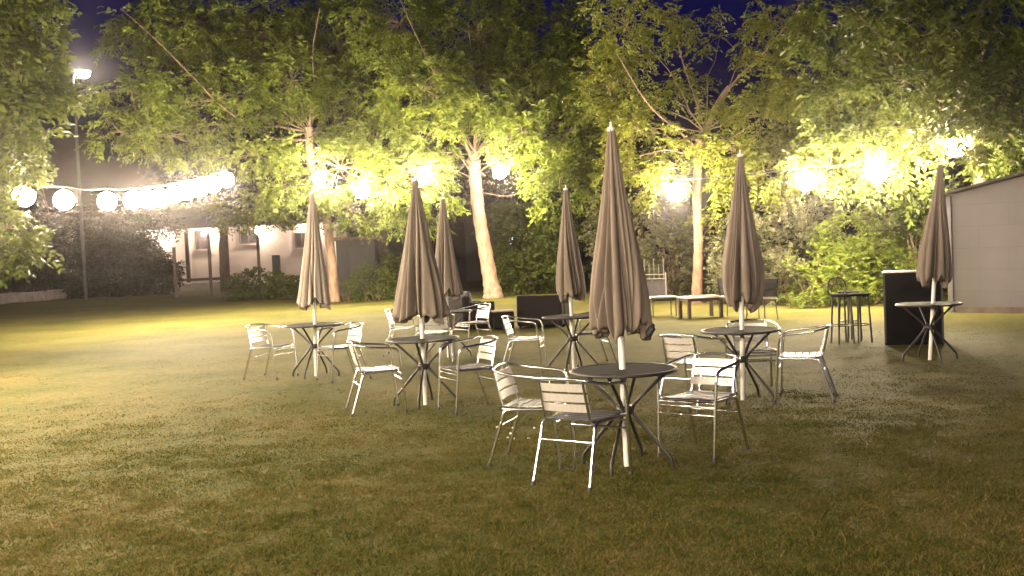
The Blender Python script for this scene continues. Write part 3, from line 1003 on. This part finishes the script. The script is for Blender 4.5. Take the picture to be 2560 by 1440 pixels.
chair0 = make_chair()
CH = [
    (1460, 1198, 55, 'nearest silver slatted chair, its back to the viewer, in front of the tallest umbrella'),
    (1341, 1153, -18, 'silver chair facing right with its dark back seen edge on, left of the nearest table'),
    (1757, 1134, 231, 'silver chair facing us with thick white front legs, right of the nearest table'),
    (1737, 1018, 47, 'silver chair with its warm lit back to us, beyond the nearest table at its right'),
    (1888, 976, 266, 'silver chair facing us on the far side of the table below the slender umbrella'),
    (2010, 998, 160, 'rightmost silver chair, facing left with its dark back at the right'),
    (945, 1028, 17, 'silver chair facing right with bright splayed rear legs, left of the flared umbrella table'),
    (1176, 1024, 206, 'silver chair facing left, right of the flared umbrella table'),
    (681, 944, -25, 'leftmost silver chair, standing alone on the lawn left of the leftmost table'),
    (856, 949, 214, 'silver chair facing left, between the leftmost table and the splayed leg chair'),
    (1315, 928, -10, 'silver chair facing right in front of the black armchairs, toward the half hidden table'),
    (1478, 910, 192, 'silver chair half hidden behind the hem of the tallest umbrella'),
    (1012, 886, -4, 'silver chair facing right, peeping out left behind the flared umbrella'),
    (1096, 905, 92, 'silver chair behind the flared umbrella pole, slatted back showing above the table'),
    (1185, 872, 214, 'silver chair facing left with white lit slats, before the black armchair at the left'),
]
for i, (px, py, hd, lab) in enumerate(CH):
    c = chair0 if i == 0 else copy_tree(chair0)
    c.location = on_ground(px, py)
    c.rotation_euler = (0, 0, R(hd))
    tag(c, lab, 'chair', 'silver slatted bistro chairs')

# ------------------------------------------------------------------ black lounge furniture
def lounge_chair(px, py, rz, w, dep, h, lab, pillow=None, cush='cushion'):
    g = on_ground(px, py)
    root = empty('lounge_armchair', g, rz, lab, 'armchair')
    mb = MB(); mb.rbox((0, 0, .17), (w - .30, dep - .02, .26), .02); mb.build('seat_base', M['rattan'], root)
    mb = MB(); mb.rbox((0, dep / 2 - .09, h / 2 + .02), (w, .18, h - .04), .03); mb.build('backrest', M['rattan'], root)
    for s in (-1, 1):
        mb = MB(); mb.rbox((s * (w / 2 - .075), -.09, h * .42), (.15, dep - .18, h * .78), .025); mb.build('arm', M['rattan'], root)
    mb = MB(); mb.rbox((0, -.09, .37), (w - .32, dep - .22, .13), .04); mb.build('seat_cushion', M[cush], root)
    if pillow:
        mb = MB(); mb.rbox((-.1, dep / 2 - .24, .62), (.30, .13, .36), .05, Matrix.Rotation(-.2, 3, 'X')); mb.build('back_cushion', M[pillow], root)
    for sx in (-1, 1):
        for sy in (-1, 1):
            mb = MB(); mb.rbox((sx * (w / 2 - .06), sy * (dep / 2 - .06), .022), (.05, .05, .044), .006); mb.build('foot', M['black_metal'], root)
    return root
lounge_chair(1180, 822, R(118), .78, .74, .70, 'black wicker armchair with a grey cushion, left of the low black table', 'cushion')
lounge_chair(1364, 816, R(158), .98, .74, .66, 'wide black wicker armchair behind the half hidden table, right of the low black table')
def low_table():
    g = on_ground(1258, 822)
    root = empty('low_table', g, R(6), 'low black wicker cube table between the two black armchairs', 'table')
    mb = MB(); mb.rbox((0, 0, .19), (.43, .43, .34), .02); mb.build('table_base', M['rattan'], root)
    mb = MB(); mb.rbox((0, 0, .372), (.46, .46, .02), .006); mb.build('tabletop', M['beige'], root)
low_table()

# ------------------------------------------------------------------ low garden tables at the back
def leg_table(name, px, py, rz, w, dep, h, top, legm, leg_w, lab, cat='table'):
    root = empty(name, on_ground(px, py), rz, lab, cat)
    mb = MB(); mb.rbox((0, 0, h - .018), (w, dep, .036), .008); mb.build('tabletop', top, root)
    mb = MB()
    mb.box((0, dep / 2 - .05, h - .066), (w - .12, .025, .06)); mb.box((0, -dep / 2 + .05, h - .066), (w - .12, .025, .06))
    mb.box((w / 2 - .05, 0, h - .066), (.025, dep - .12, .06)); mb.box((-w / 2 + .05, 0, h - .066), (.025, dep - .12, .06))
    mb.build('apron', legm, root)
    for sx in (-1, 1):
        for sy in (-1, 1):
            mb = MB(); mb.rbox((sx * (w / 2 - .055), sy * (dep / 2 - .055), (h - .04) / 2), (leg_w, leg_w, h - .04), .005); mb.build('leg', legm, root)
    return root
leg_table('coffee_table', 1752, 794, R(12), .82, .62, .46, M['white_top'], M['wood_dark'], .07, 'low table with a white lit top and brown wooden legs')
leg_table('coffee_table', 1656, 790, R(4), .62, .6, .44, M['grey_top'], M['black_metal'], .022, 'low dark table with thin legs, left of the white topped table')

def garden_chair(px, py, rz, lab):
    root = empty('garden_chair', on_ground(px, py), rz, lab, 'chair')
    mb = MB(); mb.rbox((0, 0, .42), (.48, .46, .03), .01); mb.build('seat', M['grey_top'], root)
    mb = MB(); mb.rbox((0, .23, .64), (.46, .03, .36), .01, Matrix.Rotation(-.12, 3, 'X')); mb.build('backrest', M['rattan'], root)
    for sx in (-1, 1):
        for sy in (-1, 1):
            mb = MB(); mb.tube([(sx * .2, sy * .19, .41), (sx * .225, sy * .22, 0)], .011, 6); mb.build('leg', M['black_metal'], root)
        mb = MB(); mb.tube([(sx * .245, .22, .62), (sx * .25, -.16, .62), (sx * .24, -.2, .42)], .011, 6); mb.build('arm', M['black_metal'], root)
garden_chair(1905, 800, R(-70), 'dark garden chair right behind the slender umbrella, against the shrub')
garden_chair(1835, 792, R(60), 'dark garden chair whose legs show under the slender umbrella')

# ------------------------------------------------------------------ bar stools
def bar_stool(px, py, rz, lab, back=False):
    root = empty('bar_stool', on_ground(px, py), rz, lab, 'bar stool', 'black bar stools')
    mb = MB(); mb.lathe([(.001, .70), (.15, .70), (.165, .712), (.165, .728), (.15, .74), (.001, .742)], 20); mb.build('seat', M['table_top'], root)
    for k in range(4):
        a = R(45 + 90 * k)
        mb = MB(); mb.tube([(.135 * math.cos(a), .135 * math.sin(a), .70), (.172 * math.cos(a), .172 * math.sin(a), 0)], .0145, 7); mb.build('leg', M['black_metal'], root)
    mb = MB()
    rr = .158
    mb.tube([(rr * math.cos(2 * math.pi * k / 16), rr * math.sin(2 * math.pi * k / 16), .27) for k in range(16)], .009, 6, closed=True)
    mb.build('foot_ring', M['black_metal'], root)
    if back:
        mb = MB()
        arc = [(-.13, .13, .73), (-.15, .135, .84), (-.12, .14, .93), (-.05, .145, .975), (.05, .145, .975), (.12, .14, .93), (.15, .135, .84), (.13, .13, .73)]
        mb.tube(smooth_path(arc, 3), .011, 7)
        mb.build('back_hoop', M['black_metal'], root)
        mb = MB()
        mb.tube(smooth_path([(-.08, .137, .75), (-.09, .14, .82), (-.04, .142, .88), (.04, .142, .88), (.09, .14, .82), (.08, .137, .75)], 3), .008, 6)
        mb.tube([(0, .142, .88), (0, .145, .972)], .008, 6)
        mb.build('back_scroll', M['black_metal'], root)
bar_stool(2107, 858, R(10), 'black bar stool with a rounded hoop back, left of the three stools', True)
bar_stool(2126, 846, R(35), 'backless black bar stool in the middle of the three stools, furthest back')
bar_stool(2150, 856, R(20), 'backless black bar stool nearest to the tall black counter')

# ------------------------------------------------------------------ tall black counter
def counter():
    g = on_ground(2286, 862)
    root = empty('bar_counter', g, R(-21), 'tall black box counter with a pale top edge behind the rightmost table', 'counter')
    blk = mat_noise('black_board', (0.004, 0.004, 0.005), (0.008, 0.008, 0.010), 5, .9, 0, .08, .01, None, .03)
    mb = MB(); mb.rbox((0, .28, .52), (.80, .52, 1.04), .012); mb.build('body', blk, root)
    mb = MB(); mb.rbox((0, .27, 1.050), (.82, .55, .016), .01); mb.build('top', M['white_top'], root)
    mb = MB()
    for s in (-1, 1):
        mb.box((s * .385, .016, .52), (.025, .012, 1.0))
    mb.build('edge_trim', M['black_metal'], root)
counter()

# ------------------------------------------------------------------ pale building at the right
def right_building():
    a = on_ground(2378, 781); b = on_ground(2566, 784)
    dirv = (b - a); dirv.z = 0; dirv.normalize()
    ang = math.atan2(dirv.y, dirv.x)
    root = empty('pale_building', (a.x, a.y, 0), ang, 'pale pinkish block building with a sloping dark roof edge at the right', 'building')
    m, nt, bs = new_mat('painted_blockwork')
    tc = nt.nodes.new("ShaderNodeTexCoord")
    mp = nt.nodes.new("ShaderNodeMapping"); mp.inputs["Rotation"].default_value = (R(90), 0, 0)
    br = nt.nodes.new("ShaderNodeTexBrick")
    br.inputs["Scale"].default_value = 1.0
    br.inputs["Brick Width"].default_value = 1.15; br.inputs["Row Height"].default_value = .42
    br.inputs["Mortar Size"].default_value = .006
    br.inputs["Color1"].default_value = (.25, .235, .255, 1); br.inputs["Color2"].default_value = (.262, .247, .268, 1); br.inputs["Mortar"].default_value = (.228, .214, .232, 1)
    nt.links.new(tc.outputs["Object"], mp.inputs[0]); nt.links.new(mp.outputs[0], br.inputs["Vector"])
    ns = noise_node(nt, 1.3, 6, .65)
    mx = nt.nodes.new("ShaderNodeMixRGB"); mx.blend_type = 'MULTIPLY'; mx.inputs[0].default_value = .35
    rp = ramp(nt, ns.outputs[0], [(.3, (.62, .58, .55)), (.7, (1, 1, 1))])
    nt.links.new(br.outputs[0], mx.inputs[1]); nt.links.new(rp.outputs[0], mx.inputs[2]); nt.links.new(mx.outputs[0], bs.inputs["Base Color"])
    bs.inputs["Roughness"].default_value = .8
    bump(nt, bs, br.outputs["Fac"], -.3, .01)
    W, D, zl, sl = 7.0, 8.0, 2.30, .19
    zr = zl + sl * W / 2
    mb = MB()
    # gable end: wall rises to the ridge at W/2
    prof = [(0, 0), (W, 0), (W, zl), (W / 2, zr), (0, zl)]
    front = [(x, 0, z) for x, z in prof]; back = [(x, D, z) for x, z in prof]
    mb.add(front + back, [(0, 1, 2, 3, 4), (9, 8, 7, 6, 5), (0, 5, 6, 1), (1, 6, 7, 2), (4, 9, 5, 0), (2, 7, 8, 3), (3, 8, 9, 4)])
    mb.build('wall', m, root)
    rm = mat_noise('dark_roof_sheet', (0.03, 0.028, 0.028), (0.06, 0.052, 0.05), 10, .7, 0, .3)
    mb = MB()
    for s in (0, 1):
        x0, x1 = (-.25, W / 2) if s == 0 else (W / 2, W + .25)
        z0 = zl - sl * .25 if s == 0 else zr
        z1 = zr if s == 0 else zl - sl * .25
        t = .05
        vs = [(x0, -.30, z0 + .004), (x1, -.30, z1 + .004), (x1, D + .3, z1 + .004), (x0, D + .3, z0 + .004), (x0, -.30, z0 + t), (x1, -.30, z1 + t), (x1, D + .3, z1 + t), (x0, D + .3, z0 + t)]
        mb.add(vs, [(3, 2, 1, 0), (4, 5, 6, 7), (0, 1, 5, 4), (1, 2, 6, 5), (2, 3, 7, 6), (3, 0, 4, 7)])
    mb.build('roof', rm, root)
    mb = MB(); mb.box((.02, -.03, zl / 2), (.10, .05, zl - .02))
    mb.build('corner_board', m, root)
    mb = MB(); mb.box((W / 2, -.02, .06), (W - .2, .035, .12)); mb.build('plinth', mat_noise('stained_plinth', (.15, .12, .10), (.25, .2, .18), 4, .9, 0, .2), root)
right_building()

# ------------------------------------------------------------------ pale house at the left
def left_house():
    d = 47.0
    dw = d * K
    x0 = V3(150, 650, d).x; x1 = V3(870, 650, d).x
    root = empty('pale_house', ((x0 + x1) / 2, dw, 0), 0, 'pale rendered house with dark posts behind the large round shrub', 'house')
    cx = (x0 + x1) / 2; W = x1 - x0
    wallm = mat_noise('pale_render', (.52, .44, .41), (.62, .54, .50), 1.2, .85, 0, .1)
    H = 3.9
    mb = MB(); mb.box((0, 3, H / 2), (W, 6, H)); mb.build('wall', wallm, root)
    mb = MB()
    mb.add([(-W / 2 - .6, -1.0, H - .1), (W / 2 + .6, -1.0, H - .1), (W / 2 + .6, 3, H + 1.2), (-W / 2 - .6, 3, H + 1.2), (W / 2 + .6, 7, H - .1), (-W / 2 - .6, 7, H - .1),
            (-W / 2 - .6, -1.0, H + .03), (W / 2 + .6, -1.0, H + .03), (W / 2 + .6, 3, H + 1.33), (-W / 2 - .6, 3, H + 1.33), (W / 2 + .6, 7, H + .03), (-W / 2 - .6, 7, H + .03)],
           [(1, 0, 3, 2), (2, 3, 5, 4), (6, 7, 8, 9), (9, 8, 10, 11), (0, 1, 7, 6), (4, 5, 11, 10), (1, 2, 8, 7), (2, 4, 10, 8), (3, 0, 6, 9), (5, 3, 9, 11)])
    mb.build('roof', mat_noise('dark_tiles', (.05, .035, .03), (.09, .065, .055), 3, .85, 0, .2), root)
    frame = mat_noise('dark_frame', (.05, .035, .03), (.09, .065, .06), 9, .6, 0, .05)
    glass = mat_noise('dark_glass', (.02, .018, .02), (.045, .04, .042), 1.5, .12, 0, 0)
    for px, py, w, h in ((506, 600, .75, 1.1), (622, 592, 1.1, .8), (755, 600, .8, .9)):
        c = V3(px, py, d)
        x = c.x - cx; z = c.z
        mb = MB()
        for s in (-1, 1):
            mb.box((x + s * w / 2, -.04, z), (.08, .10, h + .08)); mb.box((x, -.045, z + s * h / 2), (w - .08, .10, .08))
        mb.box((x, -.035, z), (.05, .08, h - .08))
        f = mb.build('window', frame, root)
        mb = MB(); mb.box((x, -.012, z), (w - .08, .02, h - .08)); mb.build('pane', glass, f)
        mb = MB(); mb.box((x, -.10, z - h / 2 - .07), (w + .2, .18, .05)); mb.build('sill', wallm, f)
    for px, t in ((462, .22), (562, .20)):
        x = V3(px, 640, d - 1).x - cx
        mb = MB(); mb.rbox((x, -.85, 1.9), (t, t, 3.75), .02); mb.build('veranda_post', frame, root)
    x = V3(475, 640, d).x - cx
    mb = MB(); mb.rbox((x, -.05, 2.2), (.14, .1, 3.2), .02); mb.build('downpipe', wallm, root)
    xa = V3(430, 680, d - 2).x - cx; xb = V3(600, 680, d - 2).x - cx
    mb = MB(); mb.rbox(((xa + xb) / 2, -1.6, .62), (xb - xa, .16, .16), .02); mb.build('veranda_rail', frame, root)
    mb = MB(); mb.rbox(((xa + xb) / 2, -2.0, .22), (xb - xa, 1.2, .44), .03); mb.build('veranda_step', mat_noise('step_stone', (.3, .25, .23), (.42, .36, .33), 2, .85, 0, .1), root)
    for px in (265, 385, 505, 640, 770):  # lamps added under the eave to brighten the wall
        x = V3(px, 560, d - .5).x - cx
        mb = MB(); mb.lathe([(.001, -.12), (.09, -.08), (.11, 0), (.09, .08), (.001, .1)], 12, (x, -.55, 3.45)); mb.build('added_wall_lamp', emit_mat('added_lamp_glass', (1, .8, .6), 110), root)
left_house()

# fence posts between lawn and house
postm = mat_noise('weathered_post', (.07, .055, .045), (.13, .10, .085), 6, .85, 0, .2, .005, (1, 1, .2))
for i, (px, top, base, lab) in enumerate(((528, 585, 722, 'slim dark post in front of the house door, left of its two neighbours'),
                                          (650, 590, 712, 'slim dark post rising out of the spreading green shrub'),
                                          (441, 620, 735, 'slim dark post at the right end of the large round shrub'))):
    d = 36.0
    b = V3(px, base, d); t = V3(px, top, d)
    root = empty('fence_post', (b.x, b.y, 0), 0, lab, 'post', 'posts along the far lawn edge')
    mb = MB(); mb.rbox((0, 0, t.z / 2), (.13, .13, t.z), .015); mb.build('post', postm, root)
    mb = MB(); mb.rbox((0, 0, t.z + .02), (.17, .17, .04), .012); mb.build('cap', postm, root)

def utility_box():
    b = V3(693, 700, 44)
    root = empty('utility_cabinet', (b.x, b.y, 0), 0, 'dark upright cabinet beside the house above the spreading shrub', 'cabinet')
    mb = MB(); mb.rbox((0, 0, .95), (.42, .4, 1.9), .02); mb.build('body', mat_noise('cabinet_paint', (.03, .035, .037), (.05, .055, .055), 5, .5, 0, .05), root)
    mb = MB(); mb.rbox((0, -.212, .95), (.34, .02, 1.7), .008); mb.build('door', mat_noise('cabinet_door', (.035, .04, .042), (.055, .06, .06), 5, .5, 0, .05), root)
utility_box()

# shed glimpsed behind the trees
def shed():
    b = V3(892, 690, 31)
    root = empty('garden_shed', (b.x, b.y, 0), R(4), 'dark grey timber shed under the leaves beside the leftmost umbrella', 'shed')
    m = mat_noise('grey_boards', (.04, .038, .04), (.075, .07, .072), 5, .85, 0, .25, .006, (6, 1, .3))
    mb = MB(); mb.box((0, 1, 1.15), (1.6, 2, 2.3)); mb.build('wall', m, root)
    mb = MB(); mb.rbox((0, 1, 2.38), (1.9, 2.4, .14), .02); mb.build('roof', M['bark_dark'], root)
    mb = MB(); mb.rbox((.1, -.02, 1.0), (.8, .04, 1.9), .01); mb.build('door', mat_noise('shed_door', (.05, .048, .05), (.085, .08, .082), 5, .8, 0, .2, .006, (6, 1, .3)), root)
    mb = MB(); mb.box((-.83, -.03, 1.15), (.06, .07, 2.26)); mb.build('corner_post', M['pole'], root)
shed()

# neighbour's blue lit window seen through the leaves
def far_window_house():
    b = V3(1278, 598, 40)
    root = empty('neighbour_house', (b.x, b.y + .2, 0), 0, 'dark neighbour house with one small blue lit window beyond the shrubs', 'house')
    mb = MB(); mb.box((0, 2, 2.0), (5, 4, 4.0)); mb.build('wall', M['rubber'], root)
    mb = MB(); mb.add([(-2.8, -.3, 4.0), (2.8, -.3, 4.0), (2.8, 2, 5.0), (-2.8, 2, 5.0), (2.8, 4.3, 4.0), (-2.8, 4.3, 4.0)], [(0, 1, 2, 3), (3, 2, 4, 5), (0, 3, 5), (1, 4, 2), (1, 0, 5, 4)])
    mb.build('roof', M['rubber'], root)
    mb = MB(); mb.box((0, -.03, b.z), (.5, .05, .62)); f = mb.build('window', M['rubber'], root)
    mb = MB(); mb.box((0, -.06, b.z), (.4, .02, .52)); mb.build('pane', emit_mat('blue_lit_pane', (.35, .75, .9), 1.6), f)
far_window_house()

# white railing behind the tall umbrella
def railing():
    a = on_ground(1585, 752); b = on_ground(1668, 752)
    root = empty('white_railing', (a.x, a.y, 0), math.atan2(b.y - a.y, b.x - a.x), 'white metal railing showing right of the tallest umbrella, before the brownish shrub', 'railing')
    L = (b - a).length
    wm = mat_noise('white_metal', (.24, .23, .21), (.32, .3, .28), 6, .6, 0, .02)
    for z in (.62, .74):
        mb = MB(); mb.tube([(0, 0, z), (L, 0, z)], .014, 6); mb.build('rail', wm, root)
    n = 7
    for k in range(n):
        x = L * (k + .5) / n
        mb = MB(); mb.tube([(x, 0, .60), (x, 0, 1.02 if k % 2 else 1.2)], .008, 5); mb.build('baluster', wm, root)
    mb = MB(); mb.rbox((L / 2, .03, .33), (L, .02, .48), .004); mb.build('panel', M['cushion'], root)
    for x in (.02, L - .02):
        mb = MB(); mb.tube([(x, 0, 0), (x, 0, .8)], .02, 6); mb.build('post', wm, root)
railing()

# low kerb wall at the left edge
def low_wall():
    a = V3(-60, 735, 36); b = V3(165, 722, 40)
    root = empty('low_wall', (a.x, a.y, 0), math.atan2(b.y - a.y, b.x - a.x), 'low grey stone wall along the lawn at the far left', 'wall')
    L = (b - a).length
    sm = mat_noise('grey_stone', (.20, .17, .16), (.36, .31, .29), 3, .9, 0, .5, .03)
    rng = random.Random(4)
    mb = MB()
    x = 0
    while x < L:
        w = rng.uniform(.5, .9)
        mb.rbox((x + w / 2, 0, .26 + rng.uniform(-.02, .03)), (w - .02, .4, .52), .05)
        x += w
    mb.build('stones', sm, root)
low_wall()

# small pale flecks on the grass under the left chair
rng = random.Random(9)
fleck_m = mat_noise('pale_fleck_surface', (.6, .56, .5), (.75, .7, .62), 9, .8, 0, .05)
mb = MB()
def fleck(px, py, i):
    g = on_ground(px, py)
    m = MB()
    n = 6
    r = rng.uniform(.012, .026)
    pts = [(r * rng.uniform(.6, 1.2) * math.cos(k * math.tau / n), r * rng.uniform(.6, 1.2) * math.sin(k * math.tau / n), .030 + rng.uniform(0, .012)) for k in range(n)]
    low = [(x * .8, y * .8, z - .006) for x, y, z in pts]
    m.add(pts + low, [tuple(range(n)), tuple(range(2 * n - 1, n - 1, -1))] + [(k, n + k, n + (k + 1) % n, (k + 1) % n) for k in range(n)])
    o = m.build('pale_fleck', fleck_m)
    o.location = (g.x, g.y, 0)
    tag(o, 'tiny pale scrap lying on the grass beneath the edge on chair', 'fleck', 'pale flecks on the grass')
for i, (px, py) in enumerate(((1243, 1077), (1284, 1078), (1277, 1093), (1243, 1108), (1270, 1103), (1284, 1106), (1322, 1105), (1336, 1079))):
    fleck(px, py, i)

# ------------------------------------------------------------------ haze volume added to imitate lens bloom
def haze():
    mb = MB(); mb.box((0, 25, 7.5), (130, 110, 17))
    m = bpy.data.materials.new('bloom_haze')
    m.use_nodes = True
    nt = m.node_tree
    nt.nodes.remove(nt.nodes["Principled BSDF"])
    pv = nt.nodes.new("ShaderNodeVolumePrincipled")
    pv.inputs["Color"].default_value = (.95, .88, .88, 1)
    pv.inputs["Density"].default_value = 0.0007
    pv.inputs["Anisotropy"].default_value = 0.965
    nt.links.new(pv.outputs[0], nt.nodes["Material Output"].inputs["Volume"])
    o = mb.build('haze', m)
    tag(o, 'thin warm haze added as lens bloom around the lights', 'haze', kind='stuff')
haze()
